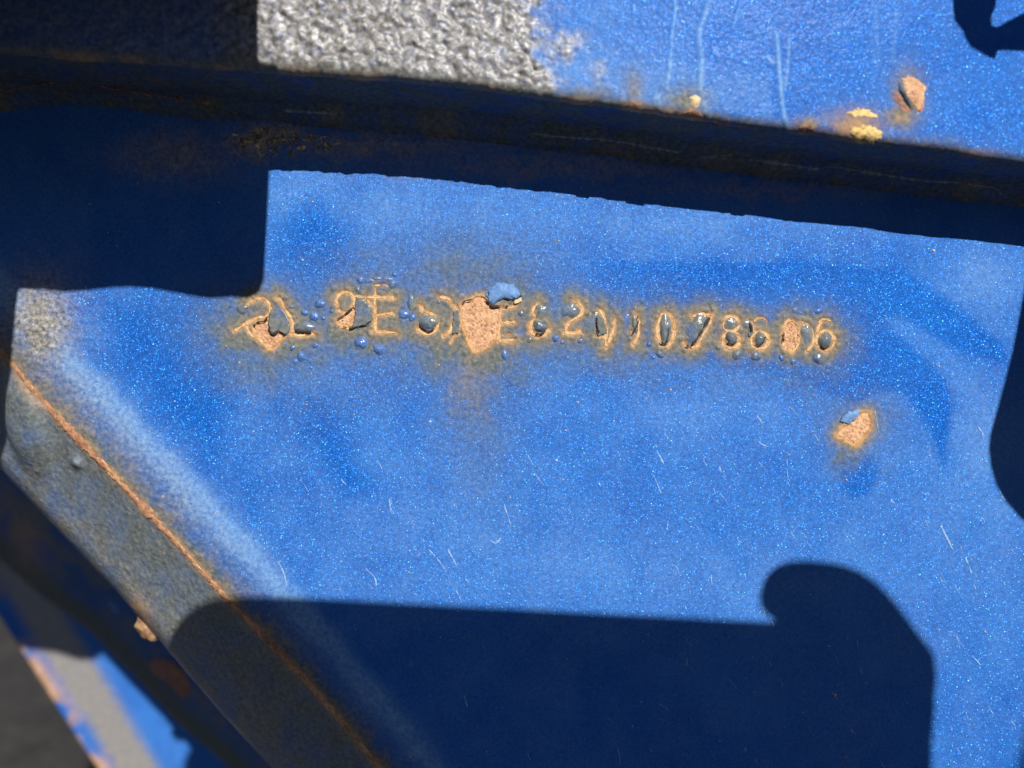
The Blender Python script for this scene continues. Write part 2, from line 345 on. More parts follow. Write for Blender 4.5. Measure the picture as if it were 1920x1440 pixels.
STROKES = []
for lab, ss in CHARS:
    for pts, wf in ss:
        STROKES.append((np.array([P(*p) for p in pts]), wf))
BARE_XZ = [np.array([P(*p) for p in pts]) for _, _, pts in BARE]
STAINS = [  # cx, cy, rx, ry, amount
 (505, 615, 110, 62, .85), (490, 690, 85, 40, .45), (700, 560, 95, 50, .55), (680, 615, 90, 50, .75), (560, 640, 80, 55, .55), (870, 515, 130, 62, .46), (820, 610, 80, 55, .8), (890, 640, 120, 70, .75), (960, 570, 70, 60, .6),
 (885, 730, 60, 90, .42), (900, 800, 50, 110, .25), (1010, 615, 70, 60, .62), (1120, 620, 70, 52, .7), (1190, 630, 60, 55, .6), (1100, 680, 110, 30, .35), (1250, 620, 50, 55, .5), (1310, 620, 55, 45, .42), (1395, 625, 70, 45, .45),
 (1495, 630, 65, 50, .6), (1545, 640, 55, 52, .55), (1520, 690, 70, 40, .3), (1590, 850, 30, 26, .55), (1606, 800, 52, 50, .45), (1400, 710, 200, 30, .15), (720, 500, 150, 40, .25), (600, 720, 130, 60, .18), (330, 620, 60, 60, .0)]
CLEAN = [  # rain-washed deep blue areas, less dust
 [(1050, 490), (1500, 488), (1690, 505), (1790, 570), (1880, 640), (1890, 690), (1800, 660), (1690, 590), (1650, 600), (1720, 660), (1775, 710), (1785, 770), (1770, 880), (1740, 800), (1690, 735), (1640, 735), (1610, 765), (1560, 740), (1450, 700), (1200, 660), (1060, 560)],
 [(1565, 850), (1640, 850), (1645, 890), (1630, 925), (1600, 935), (1575, 915)],
 [(520, 420), (600, 380), (660, 430), (640, 520), (540, 540)],
 [(210, 580), (380, 560), (430, 640), (440, 760), (400, 850), (330, 800), (240, 680)],
 [(560, 740), (620, 730), (650, 830), (700, 920), (640, 930), (590, 830)],
]
CLEAN_XZ = [np.array([P(*p) for p in c]) for c in CLEAN]
HAZE = [(760, 390, 190, 60, .25), (1250, 420, 300, 40, .22), (1840, 520, 90, 60, .28), (1700, 1000, 260, 200, .11), (1100, 1080, 400, 90, .13), (780, 960, 280, 130, .10), (1350, 780, 260, 60, .14), (1850, 840, 70, 120, .22), (540, 340, 60, 70, .15)]

def masks(x, z):
    n1 = fbm(x * 160, z * 160, 3); n2 = fbm(x * 420, z * 420, 8)
    wx = x + (fbm(x * 260, z * 260, 21) - .5) * .006; wz = z + (fbm(x * 260, z * 260, 31) - .5) * .006
    stain_shade = np.zeros_like(x)
    for cx, cy, rx, ry, a in STAINS:
        X, Z = P(cx, cy); k = D / F
        q = ((wx - X) / (rx * k)) ** 2 + ((wz - Z) / (ry * k)) ** 2
        stain_shade = np.maximum(stain_shade, min(1, a * 1.25) * np.exp(-q * .62))
    rust = np.zeros_like(x); dmin = np.full(x.shape, 1.0)
    for pts, wf in STROKES:
        lo = pts.min(0) - .007; hi = pts.max(0) + .007
        s = (x > lo[0]) & (x < hi[0]) & (z > lo[1]) & (z < hi[1])
        if not s.any(): continue
        d = np.full(s.sum(), 1.0)
        for a, b in zip(pts[:-1], pts[1:]): d = np.minimum(d, seg_dist(x[s], z[s], a, b))
        g = .75 + .5 * n2[s]
        rust[s] = np.maximum(rust[s], min(1, wf + .15) * np.exp(-(d / (.00048 * g * (.6 + .5 * wf))) ** 2) * (.55 + .5 * n1[s]) + .30 * wf * np.exp(-(d / .0020) ** 1.5))
        stain_shade[s] = np.maximum(stain_shade[s], 1.0 * min(1, wf + .2) * np.exp(-(d / .0042) ** 1.6))
        dmin[s] = np.minimum(dmin[s], d / (.6 + .4 * wf))
    sdf = np.full(x.shape, 1.0)
    for pts in BARE_XZ:
        lo = pts.min(0) - .008; hi = pts.max(0) + .008
        s = (x > lo[0]) & (x < hi[0]) & (z > lo[1]) & (z < hi[1])
        if not s.any(): continue
        d = poly_sdf(x[s], z[s], pts); sdf[s] = np.minimum(sdf[s], d); dd = np.maximum(d, 0)
        rust[s] = np.maximum(rust[s], np.exp(-(dd / .0006) ** 1.2) + .3 * np.exp(-(dd / .0016) ** 1.5))
        stain_shade[s] = np.maximum(stain_shade[s], .85 * np.exp(-(dd / .0032) ** 1.4))
    # yellowish run below the big patch
    X, Z = P(885, 700); q = ((wx - X) / .005) ** 2; rust = np.maximum(rust, .12 * np.exp(-q) * sstep(-.016, -.002, z - Z) * (z < Z + .004) * n1 * 1.6)
    # seam between plate and brace: greenish overspray and grey dust, strongest at the top left
    t = seam_side(x, z)
    upper = sstep(P(0, 1250)[1], P(0, 760)[1], z)
    # the film of primer overspray beside the weld
    stain_shade = np.maximum(stain_shade, .9 * np.exp(-(np.maximum(t, 0) / (.0042 + .003 * n1)) ** 1.6))
    rust = np.maximum(rust, .85 * np.exp(-(np.maximum(t, 0) / (.0017 * (.4 + n2))) ** 2))
    rust = np.maximum(rust, .22 * np.exp(-(np.maximum(t - .001, 0) / .004) ** 1.5) * (n1 > .42))
    grey = (.05 + .30 * upper) * np.exp(-((t - .007) / (.0065 + .004 * (n1 - .3))) ** 2)
    X, Z = P(75, 610); q = ((wx - X) / .009) ** 2 + ((wz - Z) / .014) ** 2; grey = np.maximum(grey, np.exp(-q * 1.1))
    # brown-grey scale under the ledge; left patch rustier to paint its bright glints
    for cx, cy, rx, ry, a in ((490, 262, 70, 30, 1), (330, 290, 110, 45, .55), (700, 275, 260, 26, .55), (1050, 310, 300, 24, .45), (1450, 355, 300, 20, .3)):
        X, Z = P(cx, cy); k = D / F; q = ((wx - X) / (rx * k)) ** 2 + ((wz - Z) / (ry * k)) ** 2
        grey = np.maximum(grey, a * np.exp(-q)); rust = np.maximum(rust, (.8 if cx == 490 else .4) * a * np.exp(-q * 1.3) * n2)
    # dust, plus the painted sheen of the bend
    dust_sheen = .12 + .24 * (n1 - .3) + .10 * (fbm(x * 40, z * 40, 77) - .4)
    for cx, cy, rx, ry, a in HAZE:
        X, Z = P(cx, cy); k = D / F; q = ((wx - X) / (rx * k)) ** 2 + ((wz - Z) / (ry * k)) ** 2
        dust_sheen = dust_sheen + a * np.exp(-q)
    dust_sheen = dust_sheen + .75 * np.exp(-((t - .0125) / .0036) ** 2) * (.5 + n1)  # pale band paints the sheen where the plate bends towards the seam
    for pts in CLEAN_XZ:
        lo = pts.min(0) - .004; hi = pts.max(0) + .004
        s = (x > lo[0]) & (x < hi[0]) & (z > lo[1]) & (z < hi[1])
        if not s.any(): continue
        ex = .0016 if pts is not CLEAN_XZ[3] and pts is not CLEAN_XZ[2] and pts is not CLEAN_XZ[4] else .005
        d = poly_sdf(x[s] + (n2[s] - .5) * .001, z[s] + (n1[s] - .5) * .002, pts)
        dust_sheen[s] *= 1 - (.97 if ex < .002 else .92) * (1 - sstep(-ex, ex, d)) * sstep(P(1010, 0)[0], P(1260, 0)[0], x[s]) if pts is CLEAN_XZ[0] else 1 - .9 * (1 - sstep(-ex, ex, d))
    return dict(stain_shade=stain_shade, rust=rust, grey=grey, dust_sheen=np.clip(dust_sheen, 0, .75)), dmin, sdf

def plate_y(x, z):                  # shape of the web: it rolls back towards the brace seam
    t = seam_side(x, z)
    t0 = .012 + .010 * sstep(0, -.095, z)
    q = np.maximum(t0 - t, 0)
    return .13 * q * q / t0

def relief(x, z, m, dmin, sdf):     # height towards the camera
    h = -.00022 * np.exp(-(dmin / .00045) ** 2) + .00008 * np.exp(-((dmin - .0011) / .0005) ** 2)
    h = h - .00034 * (1 - sstep(-.00012, .00012, sdf)) + .00012 * np.exp(-((sdf - .0003) / .0004) ** 2)
    soil = np.clip(m['stain_shade'] + m['grey'], 0, 1)
    # small solvent bubbles all over, more near stains
    b = bumps(x * 520, z * 520, 41, .34)
    h = h + .00028 * b * np.clip(.05 + .75 * soil, 0, .8)
    b2 = bumps(x * 210, z * 210, 51, .11); h = h + .00010 * b2
    g = m['grey']
    h = h + .0009 * g * (.4 + .6 * (z > .05)) * (fbm(x * 420, z * 420, 91) - .5) + .0004 * g * bumps(x * 330, z * 330, 61, .5)
    return h

# ------------------------------------------------------------------ ground (seen dark through the gap at the lower left)
g = 400.0
tag(obj("ground", [(-g, -g, 0), (g, -g, 0), (g, g, 0), (-g, g, 0)], [(0, 1, 2, 3)], M_GROUND, smooth=False), kind="structure")

# ------------------------------------------------------------------ the frame
frame = empty("trailer_frame", (0, 0, ZC))
tag(frame, "weathered blue steel trailer frame with a stamped rusty serial number", "trailer frame")

def axis(pts):                      # piecewise spacing
    out = []
    for a, b, s in pts: out.append(np.arange(a, b, s))
    return np.concatenate(out + [[pts[-1][1]]])
xa, _ = P(410, 0); xb, _ = P(1590, 0); xc, _ = P(1670, 0)
_, za = P(0, 725); _, zb = P(0, 500)
xs = axis([(-.150, xa, .00040), (xa, xb, .00020), (xb, .150, .00040)])
zs = axis([(-.118, za, .00040), (za, zb, .00020), (zb, .078, .00040)])
gx, gz = np.meshgrid(xs, zs); x = gx.ravel(); z = gz.ravel()
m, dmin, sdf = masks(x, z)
y = plate_y(x, z) - relief(x, z, m, dmin, sdf)
fc = grid_faces(len(xs), len(zs))
keep = seam_side(x[fc].mean(1), z[fc].mean(1)) > -.0006
fc = fc[keep]
used = np.unique(fc); remap = np.zeros(len(x), int); remap[used] = np.arange(len(used))
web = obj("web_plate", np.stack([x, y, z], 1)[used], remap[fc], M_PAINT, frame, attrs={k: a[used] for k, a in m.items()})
tag(web, "flat blue metallic web plate carrying the number")

def ribbon(name, pts, hw, prof, mt, parent, label=None, y0=0.0, jit=.25, lf=0, step=.0002, attrs=False, yfun=None, seed=0, taper=True):
    """strip along a polyline; prof = [(offset -1..1, height)]"""
    pts = np.asarray(pts, float)
    # Catmull-Rom then resample
    if len(pts) > 2:
        e = np.vstack([2 * pts[0] - pts[1], pts, 2 * pts[-1] - pts[-2]])
        if np.allclose(pts[0], pts[-1]): e[0] = pts[-2]; e[-1] = pts[1]
        sm = []
        for i in range(1, len(e) - 2):
            for t in np.linspace(0, 1, 8, endpoint=False):
                a, b, c, d = e[i - 1], e[i], e[i + 1], e[i + 2]
                sm.append(.5 * (2 * b + (c - a) * t + (2 * a - 5 * b + 4 * c - d) * t * t + (3 * b - a - 3 * c + d) * t ** 3))
        pts = np.vstack(sm + [pts[-1]])
    L = np.r_[0, np.cumsum(np.hypot(*np.diff(pts, axis=0).T))]
    n = max(4, int(L[-1] / step)); s = np.linspace(0, L[-1], n)
    p = np.stack([np.interp(s, L, pts[:, 0]), np.interp(s, L, pts[:, 1])], 1)
    tg = np.gradient(p, axis=0); tg /= np.maximum(np.hypot(tg[:, 0], tg[:, 1]), 1e-12)[:, None]
    nr = np.stack([-tg[:, 1], tg[:, 0]], 1)
    wn_ = 1 + jit * 2 * (vn(s / .0009, s * 0 + seed, 5) - .5) + jit * (vn(s / .0003, s * 0 + seed, 6) - .5)
    if lf: wn_ = wn_ * (1 + 2 * lf * (fbm(s / .006, s * 0 + seed, 15, 3) - .5))
    end = np.minimum(1, np.sqrt(np.minimum(s, L[-1] - s) / (hw * 1.2) + .02)) if taper else 1
    vs = []
    for o, hh in prof:
        q = p + nr * (o * hw * wn_ * end)[:, None]
        hx = hh + .00005 * (vn(s / .0005, s * 0 + seed + o * 7, 9) - .5)
        yy = (yfun(q[:, 0], q[:, 1]) if yfun else 0) + y0 - hx
        vs.append(np.stack([q[:, 0], np.broadcast_to(yy, q[:, 0].shape), q[:, 1]], 1))
    k = len(prof); V = np.concatenate(vs)
    f = grid_faces(n, k)
    return V, f

def join(parts):
    V = []; Fc = []; o = 0
    for v, f in parts: V.append(v); Fc.append(f + o); o += len(v)
    return np.concatenate(V), np.concatenate(Fc)

# stamped characters: rust lining of each groove
PROF = [(-1, -.00010), (-.75, .00004), (-.35, -.00006), (0, -.00011), (.35, -.00006), (.75, .00004), (1, -.00010)]
for i, (lab, ss) in enumerate(CHARS):
    parts = [ribbon("c", [P(*p) for p in pts], .00029 * (.5 + .6 * wf), PROF, None, None, jit=.5, seed=i * 13 + j) for j, (pts, wf) in enumerate(ss)]
    V, f = join(parts); tag(obj("stamped_character", V, f, M_LETTER, web), lab)

def fan(name, pts, hfun, mt, parent, rings=8, n=96, jit=.0, seed=0, y0=0.0, attrs=True, thick=0, stainmul=None, label=None, yfun=plate_y):
    pts = np.asarray(pts, float)
    cl = np.vstack([pts, pts[:1]]); L = np.r_[0, np.cumsum(np.hypot(*np.diff(cl, axis=0).T))]
    s = np.linspace(0, L[-1], n, endpoint=False)
    b = np.stack([np.interp(s, L, cl[:, 0]), np.interp(s, L, cl[:, 1])], 1)
    c = b.mean(0)
    if jit: b = b + (b - c) / np.maximum(np.hypot(*(b - c).T), 1e-9)[:, None] * (jit * ((vn(s / .0006, s * 0 + seed, 3) - .5) + .7 * (vn(s / .00022, s * 0 + seed, 4) - .5)))[:, None]
    ts = np.linspace(1, 0, rings + 1)[:-1]
    q = np.concatenate([c + (b - c) * t for t in ts] + [c[None]])
    tt = np.r_[np.repeat(ts, n), 0]
    h = hfun(q[:, 0], q[:, 1], tt)
    V = np.stack([q[:, 0], yfun(q[:, 0], q[:, 1]) + y0 - h, q[:, 1]], 1)
    faces = []
    for r in range(rings - 1):
        for k in range(n):
            a = r * n + k; b2 = r * n + (k + 1) % n
            faces.append((a, b2, b2 + n, a + n))
    last = (rings - 1) * n; ci = rings * n
    for k in range(n): faces.append((last + k, last + (k + 1) % n, ci))
    if thick:
        V = np.concatenate([V, V[:n] + np.array([0, thick, 0])]); o = len(V) - n
        for k in range(n): faces.append((k, o + k, o + (k + 1) % n, (k + 1) % n))
    at = None
    if attrs:
        mm, _, _ = masks(V[:, 0].copy(), V[:, 2].copy())
        at = mm
        if stainmul:
            for k2, (mul, add) in stainmul.items(): at[k2] = at[k2] * mul + add
    o = obj(name, V, faces, mt, parent, attrs=at)
    if label: tag(o, label)
    return o

# bare rust patches
for i, (nm, lab, pts) in enumerate(BARE):
    def hf(x, z, t, s=i):
        return -.00016 + .00030 * (fbm(x * 1300, z * 1300, 5 + s) - .5) + .00016 * (fbm(x * 3200, z * 3200, 15 + s) - .5) - .0001 * (t > .97)
    fan("rust_patch", [P(*p) for p in pts], hf, M_BARE, web, rings=14, n=110, jit=.0005, seed=i, attrs=False, label=lab)

# blisters
for i, (cx, cy, rx, ry, rot, hfac) in enumerate(BL):
    k = D / F; c = P(cx, cy); hgt = hfac * min(rx, ry) * k
    a = np.linspace(0, 2 * np.pi, 40, endpoint=False); r = math.radians(-rot)
    wob = 1 + .10 * np.sin(2 * a + i) + .06 * np.sin(3 * a + i * 2.1) + .04 * np.sin(5 * a + i)
    ex = rx * k * 1.12 * np.cos(a) * wob; ez = ry * k * 1.12 * np.sin(a) * wob
    pts = np.stack([c[0] + ex * math.cos(r) - ez * math.sin(r), c[1] + ex * math.sin(r) + ez * math.cos(r)], 1)
    def hf(x, z, t, hgt=hgt, i=i):
        return hgt * np.clip(1 - (t / .94) ** 2.2, -.02, 1) ** 1.0 - .00006 * (t > .97) + hgt * .16 * (vn(x * 2400, z * 2400, i) - .5) * (t < .9)
    _, dm, _ = masks(np.array([c[0]]), np.array([c[1]]))
    inner = dm[0] < .0022
    fan("paint_blister", pts, hf, M_BLISTER, web, rings=9, n=40, stainmul=dict(rust=(.12, 0), stain_shade=(.95 if inner else .5, 0), dust_sheen=(.8, .12 if inner else .05)))

# lifted flakes
for i, (pts, hm, lab) in enumerate(FLAKES):
    def hf(x, z, t, hm=hm, i=i):
        if i in (2, 7): return .00015 + hm * .001 * (.25 + .75 * (1 - t ** 2)) + .00005 * (vn(x * 700, z * 700, 70 + i) - .5)
        return .00010 + hm * .001 * (.28 + .72 * (vn(x * 380, z * 380, 70 + i) * .8 + .2 * t)) - .0
    fan("paint_flake", [P(*p) for p in pts], hf, M_PAINT if i in (2, 7) else M_BLISTER, web, rings=8, n=64, jit=.0005, seed=30 + i, thick=.00016,
        stainmul=dict(rust=(.10, 0), stain_shade=(.55 if i not in (2, 7) else .2, .35 if i not in (2, 7) else .05), dust_sheen=(.5, .7 if i in (2, 7) else .05)), label=lab)
# cream underside of the big flap
fan("paint_flake", [P(*p) for p in z2([(978, 494), (1050, 465), (1044, 505), (1020, 522), (985, 528)])], lambda x, z, t: .0005 + 0 * t, M_CREAM, web, rings=4, n=30, jit=.0004, attrs=False, thick=.0002, label="cream underside showing at the corner of the big flap")
cr = [ribbon("k", [P(*p) for p in pts], .00045 * wd * 1.4, [(-1, 0), (0, .00018), (1, 0)], None, None, jit=.7, y0=-.00052, seed=i) for i, (pts, wd) in enumerate(CRACKS)]
for V, f in cr: obj("paint_crack", V, f, M_CRACK, web)

# pitted weld spatter under the ledge
M_SPATTER = make_rough("pitted_spatter", [(0.40, (0.05, 0.042, 0.035)), (0.5, (0.26, 0.20, 0.13)), (0.60, (0.80, 0.66, 0.42))], 1100, 320, rough=0.30, bstr=0.8, bdist=0.0005, spec=0.8, metal=0.0)  # light tan stop paints the golden glints into the colour
fan("weld_spatter", [P(*p) for p in [(405, 262), (430, 242), (462, 226), (500, 218), (530, 230), (552, 250), (600, 250), (660, 258), (640, 280), (580, 288), (520, 298), (460, 296), (425, 284)]],
    lambda x, z, t: -.0001 + .0009 * np.clip(1 - t ** 2, 0, 1) * bumps(x * 620, z * 700, 7, .5) + .0006 * (fbm(x * 700, z * 700, 44) - .5) * (t < .95) - .0004 * (t > .92), M_SPATTER, web, rings=26, n=150, jit=.003, attrs=False, label="pitted brown weld spatter under the ledge")

# fine scratches and specks on the lower plate
scr = []
hand = [([(985, 845), (1000, 872)], .5), ([(1232, 846), (1246, 872)], .9), ([(1225, 890), (1240, 925)], .6), ([(804, 1030), (822, 1050), (840, 1075)], .7), ([(840, 1030), (858, 1064)], .7), ([(520, 1050), (532, 1074), (538, 1100)], .7), ([(686, 1066), (702, 1082), (706, 1098)], .7), ([(918, 1012), (930, 1018), (940, 1008)], .8), ([(945, 945), (958, 985)], .5), ([(855, 1105), (866, 1130)], .5), ([(1764, 985), (1786, 1030)], 1.2), ([(1810, 1045), (1822, 1075)], .7), ([(1640, 770), (1648, 812)], .5), ([(1318, 785), (1338, 825)], .5), ([(730, 935), (734, 965)], .9)]
for i, (pts, wf) in enumerate(hand): scr.append(ribbon("s", [P(*p) for p in pts], .00016 * wf, [(-1, 0), (0, .00003), (1, 0)], None, None, y0=-.00006, jit=.8, yfun=plate_y, seed=i))
for i in range(150):
    px = random.uniform(560, 1900); py = random.uniform(760, 1430)
    if random.random() < .5: px = random.uniform(1250, 1900)
    ln = random.uniform(6, 26) * (1.5 if random.random() < .1 else 1); an = math.radians(random.gauss(62, 14))
    a = (px, py); b = (px + ln * math.cos(an), py + ln * math.sin(an)); c = ((a[0] + b[0]) / 2 + random.uniform(-3, 3), (a[1] + b[1]) / 2)
    scr.append(ribbon("s", [P(*a), P(*c), P(*b)], .00009 * random.uniform(.3, 1.0), [(-1, 0), (0, .00003), (1, 0)], None, None, y0=-.00006, jit=.9, yfun=plate_y, seed=i))
V, f = join(scr); tag(obj("scratches", V, f, M_PALE, web), kind="stuff")
sp = []
for i in range(260):
    px = random.uniform(150, 1900); py = random.uniform(330, 1430)
    x0, z0 = P(px, py)
    if seam_side(np.array([x0]), np.array([z0]))[0] < .002: continue
    r = random.uniform(.0001, .00028) * (1.6 if random.random() < .08 else 1)
    a = np.linspace(0, 2 * np.pi, 9)[:-1]
    base = plate_y(np.array([x0]), np.array([z0]))[0]
    V = np.concatenate([np.stack([x0 + r * np.cos(a), np.full(8, base + .00004), z0 + r * np.sin(a)], 1), np.stack([x0 + .6 * r * np.cos(a), np.full(8, base - .00012 - r * .3), z0 + .6 * r * np.sin(a)], 1)])
    f = np.array([[k, (k + 1) % 8, 8 + (k + 1) % 8, 8 + k] for k in range(8)] + [[8, 9, 10, 11], [8, 11, 12, 15], [12, 13, 14, 15]])
    sp.append((V, f))
V, f = join(sp[:len(sp) * 2 // 3]); tag(obj("dust_specks", V, f, M_PALE, web), kind="stuff")
V, f = join(sp[len(sp) * 2 // 3:]); tag(obj("rust_specks", V, f, M_LETTER, web), kind="stuff")

# ------------------------------------------------------------------ upper flange: a thick ledge in front of the web
EDGE = [(-700, 60), (-300, 75), (0, 95), (240, 112), (480, 128), (700, 143), (913, 163), (1047, 184), (1180, 201), (1300, 218), (1500, 246), (1600, 260), (1730, 276), (1920, 303), (2300, 352), (2700, 400)]
dl = lambda px: .0238 - .0034 * np.clip((px - 400) / 1500, -.3, 1.3)
ex_, ez_, ed_ = [], [], []
for px, py in EDGE:
    d = float(dl(px)); X, Z = P(px, py, -d); ex_.append(X); ez_.append(Z); ed_.append(d)
uu = np.arange(-.165, .165, .00033); nu = len(uu)
Ze = np.interp(uu, ex_, ez_); De = np.interp(uu, ex_, ed_)
Ze = Ze + .0006 * (fbm(uu * 120, uu * 0, 4) - .5)
R_ = .0022
front = np.r_[np.arange(0, .036, .00033), .040, .050, .075, .100, .140]          # above rounded corner
arc = np.linspace(0, math.pi / 2, 8)[1:]
under = np.linspace(.0006, 1, 36)
rows = []; kindrow = []
for hgt in front[::-1]: rows.append((Ze + R_ + hgt, -De)); kindrow.append(0)
for a in arc: rows.append((Ze + R_ - R_ * np.sin(a), -De + R_ - R_ * np.cos(a))); kindrow.append(1)
for t in under: rows.append((Ze + .0004 * t, -De + R_ + (De - R_ + .004) * t)); kindrow.append(2)
zz = np.stack([r[0] for r in rows]); yy = np.stack([r[1] for r in rows]); xx = np.broadcast_to(uu, zz.shape).copy()
kr = np.array(kindrow)[:, None] * np.ones_like(xx)
xf = xx.ravel(); zf = zz.ravel(); yf = yy.ravel(); krf = kr.ravel()
pxf = 960 + xf * F / (D - .0225); pyf = 720 - zf * F / (D - .0225)
hz = zf - np.interp(xf, uu, Ze)                                      # height over the lower edge
n1 = fbm(xf * 160, zf * 160 + yf * 160, 13); n2 = fbm(xf * 420, zf * 420 + yf * 420, 18)
ham = 1 - sstep(955, 1120, pxf + (n1 - .5) * 190 + (n2 - .5) * 120 - pyf * .12 + 10)
ham = ham * (.45 + .55 * sstep(380, 490, pxf))
ham = np.maximum(ham, .9 * np.exp(-(hz / .0012) ** 2) * (pxf < 1350))
fr = (krf < 1.5)
sgn = np.where(krf < .5, 1, .7)
wx_ = xf + .0022 * (fbm(xf * 380, zf * 380, 71) - .5); wz_ = zf + .0022 * (fbm(xf * 380, zf * 380, 72) - .5)
hmap = ham * (.0013 * (fbm(wx_ * 380, wz_ * 560, 23, 4) - .5) + .00040 * bumps(wx_ * 480, wz_ * 640, 33, .62) + .0005 * bumps(wx_ * 210, wz_ * 260, 43, .34) + .0002 * (fbm(xf * 1200, zf * 1300, 27, 2) - .5))
hmap = hmap + .0001 * (fbm(xf * 300, zf * 300, 53) - .5) + .0006 * np.exp(-(hz / .0012) ** 2) * (n2 - .5) + .00010 * bumps(xf * 230, zf * 230, 63, .12)
hmap = np.where(krf > .5, hmap * .35, hmap); hmap = np.where(fr, hmap, .0008 * (n1 - .5))
drips = np.zeros_like(xf)
for pts, wd, a in (([(1264, -20), (1268, 10), (1262, 60), (1257, 125), (1252, 165)], 3, .6), ([(1334, -20), (1328, 14), (1314, 50), (1313, 70), (1318, 110), (1315, 165), (1325, 205)], 5, .55), ([(1460, 60), (1464, 120), (1469, 180), (1474, 215), (1488, 246)], 4, .8), ([(1484, 70), (1480, 130), (1476, 165)], 3, .5),
                   ([(1392, 0), (1376, 50)], 3, .4), ([(1340, 90), (1350, 103)], 3, .4), ([(1690, 20), (1682, 110)], 4, .2), ([(1650, 10), (1652, 120)], 6, .15), ([(1232, 185), (1236, 195), (1246, 212)], 5, .9), ([(1320, 195), (1330, 215)], 4, .6), ([(1445, 105), (1454, 115)], 3, .5)):
    p = np.array(pts, float)
    d = np.full(xf.shape, 1e6)
    s = (pxf > p[:, 0].min() - 30) & (pxf < p[:, 0].max() + 30) & fr
    for a_, b_ in zip(p[:-1], p[1:]): d[s] = np.minimum(d[s], seg_dist(pxf[s], pyf[s], a_, b_))
    drips = np.maximum(drips, a * np.exp(-(d / wd) ** 2)); hmap = hmap + .00022 * a * np.exp(-(d / (wd * 1.3)) ** 2)
stain_shade = np.zeros_like(xf); rust = np.zeros_like(xf)
for cx, cy, rx, ry, a, rr in ((1710, 170, 34, 52, .85, .30), (1695, 215, 40, 26, .8, .35), (1290, 190, 45, 34, .8, .1), (1187, 165, 22, 40, .55, .15), (1610, 232, 62, 38, .75, .75), (1515, 235, 34, 22, .8, .5), (1190, 200, 24, 16, .9, .8), (1300, 214, 22, 14, 1, .9), (1100, 178, 60, 18, .6, .1), (1840, 285, 60, 14, .5, .3), (1690, 262, 120, 16, .5, .15), (1400, 228, 90, 12, .5, .15)):
    q = ((pxf - cx) / rx) ** 2 + ((pyf - cy) / ry) ** 2
    stain_shade = np.maximum(stain_shade, a * np.exp(-q) * fr); rust = np.maximum(rust, rr * np.exp(-q * 1.6) * fr)
stain_shade = np.maximum(stain_shade, .75 * np.exp(-(np.maximum(hz, 0) / (.0010 + .0012 * n1)) ** 1.5) * fr); stain_shade = np.maximum(stain_shade, (.45 + .5 * n1) * (krf > 1.5))  # underside colour darkened to deepen the shade below the ledge
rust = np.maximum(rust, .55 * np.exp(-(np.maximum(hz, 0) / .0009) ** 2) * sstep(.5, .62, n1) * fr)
dust_sheen = np.where(fr, .10 + .2 * (n1 - .4) + .22 * np.exp(-(((hz - .006) / .006) ** 2)) * (pxf < 1450) * (pxf > 980), .03) + drips
dust_sheen = dust_sheen + .18 * np.exp(-((pxf - 1130) / 120) ** 2) * fr
nrm_y = np.where(krf < .5, -1, np.where(krf < 1.5, -.7, 0)); nrm_z = np.where(krf < .5, 0, np.where(krf < 1.5, -.7, -1))
V = np.stack([xf, yf + nrm_y * hmap, zf + nrm_z * hmap], 1)
flange = obj("upper_flange", V, grid_faces(nu, len(rows)), M_PAINT, frame, attrs=dict(stain_shade=stain_shade, rust=rust, grey=np.where(fr, ham, .15 * sstep(.4, .7, n1)), dust_sheen=np.clip(dust_sheen, 0, .85)))
tag(flange, "overhanging upper flange, blistered grey at left, blue with paint runs at right")
def flange_y(x, z):                 # front face, following the rounded lower edge
    q = np.clip(R_ - (z - np.interp(x, uu, Ze)), 0, R_ * .98)
    return -np.interp(x, ex_, ed_) + R_ - np.sqrt(R_ * R_ - q * q)
def PF(p): return P(p[0], p[1], -float(dl(p[0])))
CH = [
 ("rust_patch", "teardrop of bare pink rust on the upper flange", z8([(1035, 552), (1080, 542), (1130, 550), (1180, 590), (1214, 640), (1206, 710), (1196, 800), (1150, 802), (1120, 760), (1070, 680), (1042, 620)]), M_BARE, .00025),
 ("rust_patch", "brown rust sliver beside the teardrop patch", z8([(985, 640), (1010, 665), (1060, 740), (1120, 805), (1100, 832), (1030, 785), (980, 710)]), M_BROWN, .00012),
 ("rust_patch", "thin ochre rust band on the flange", z8([(635, 812), (700, 785), (800, 790), (850, 820), (872, 850), (800, 846), (730, 838), (680, 842)]), M_YELLOW, .00008),
 ("rust_patch", "ochre rust lump on the lower edge of the flange", z8([(668, 945), (700, 915), (760, 900), (830, 908), (900, 950), (905, 990), (860, 1030), (780, 1020), (700, 1005)]), M_YELLOW, .00016),
 ("rust_patch", "small orange rust spot on the flange edge", [(1278, 212), (1292, 205), (1308, 210), (1318, 222), (1300, 228), (1280, 224)], M_SEAM, .0008),
 ("rust_patch", "brown rust spot at the left of the flange edge", [(1174, 196), (1188, 190), (1202, 198), (1198, 205), (1180, 204)], M_SEAM, .0006),
 ("rust_patch", "dark rusty nick under the long paint run", [(1500, 240), (1520, 234), (1528, 243), (1518, 250), (1504, 248)], M_BROWN, .0006),
]
ey = lambda px: float(np.interp(px, [e[0] for e in EDGE], [e[1] for e in EDGE]))
for i, (nm, lab, pts, mt, hh) in enumerate(CH):
    pts = [(a, min(b_, ey(a) - (3 if mt is not M_YELLOW else 0))) for a, b_ in pts]
    def hf(x, z, t, hh=hh, i=i): return hh * np.clip(1.15 - t, 0, .35) / .35 + .00022 * (fbm(x * 1500, z * 1500, 80 + i) - .5) - .0002 * (t > .97)
    fan("rust_patch", [PF(p) for p in pts], hf, mt, flange, rings=9, n=130, jit=.0007, seed=60 + i, attrs=False, label=lab, yfun=flange_y)
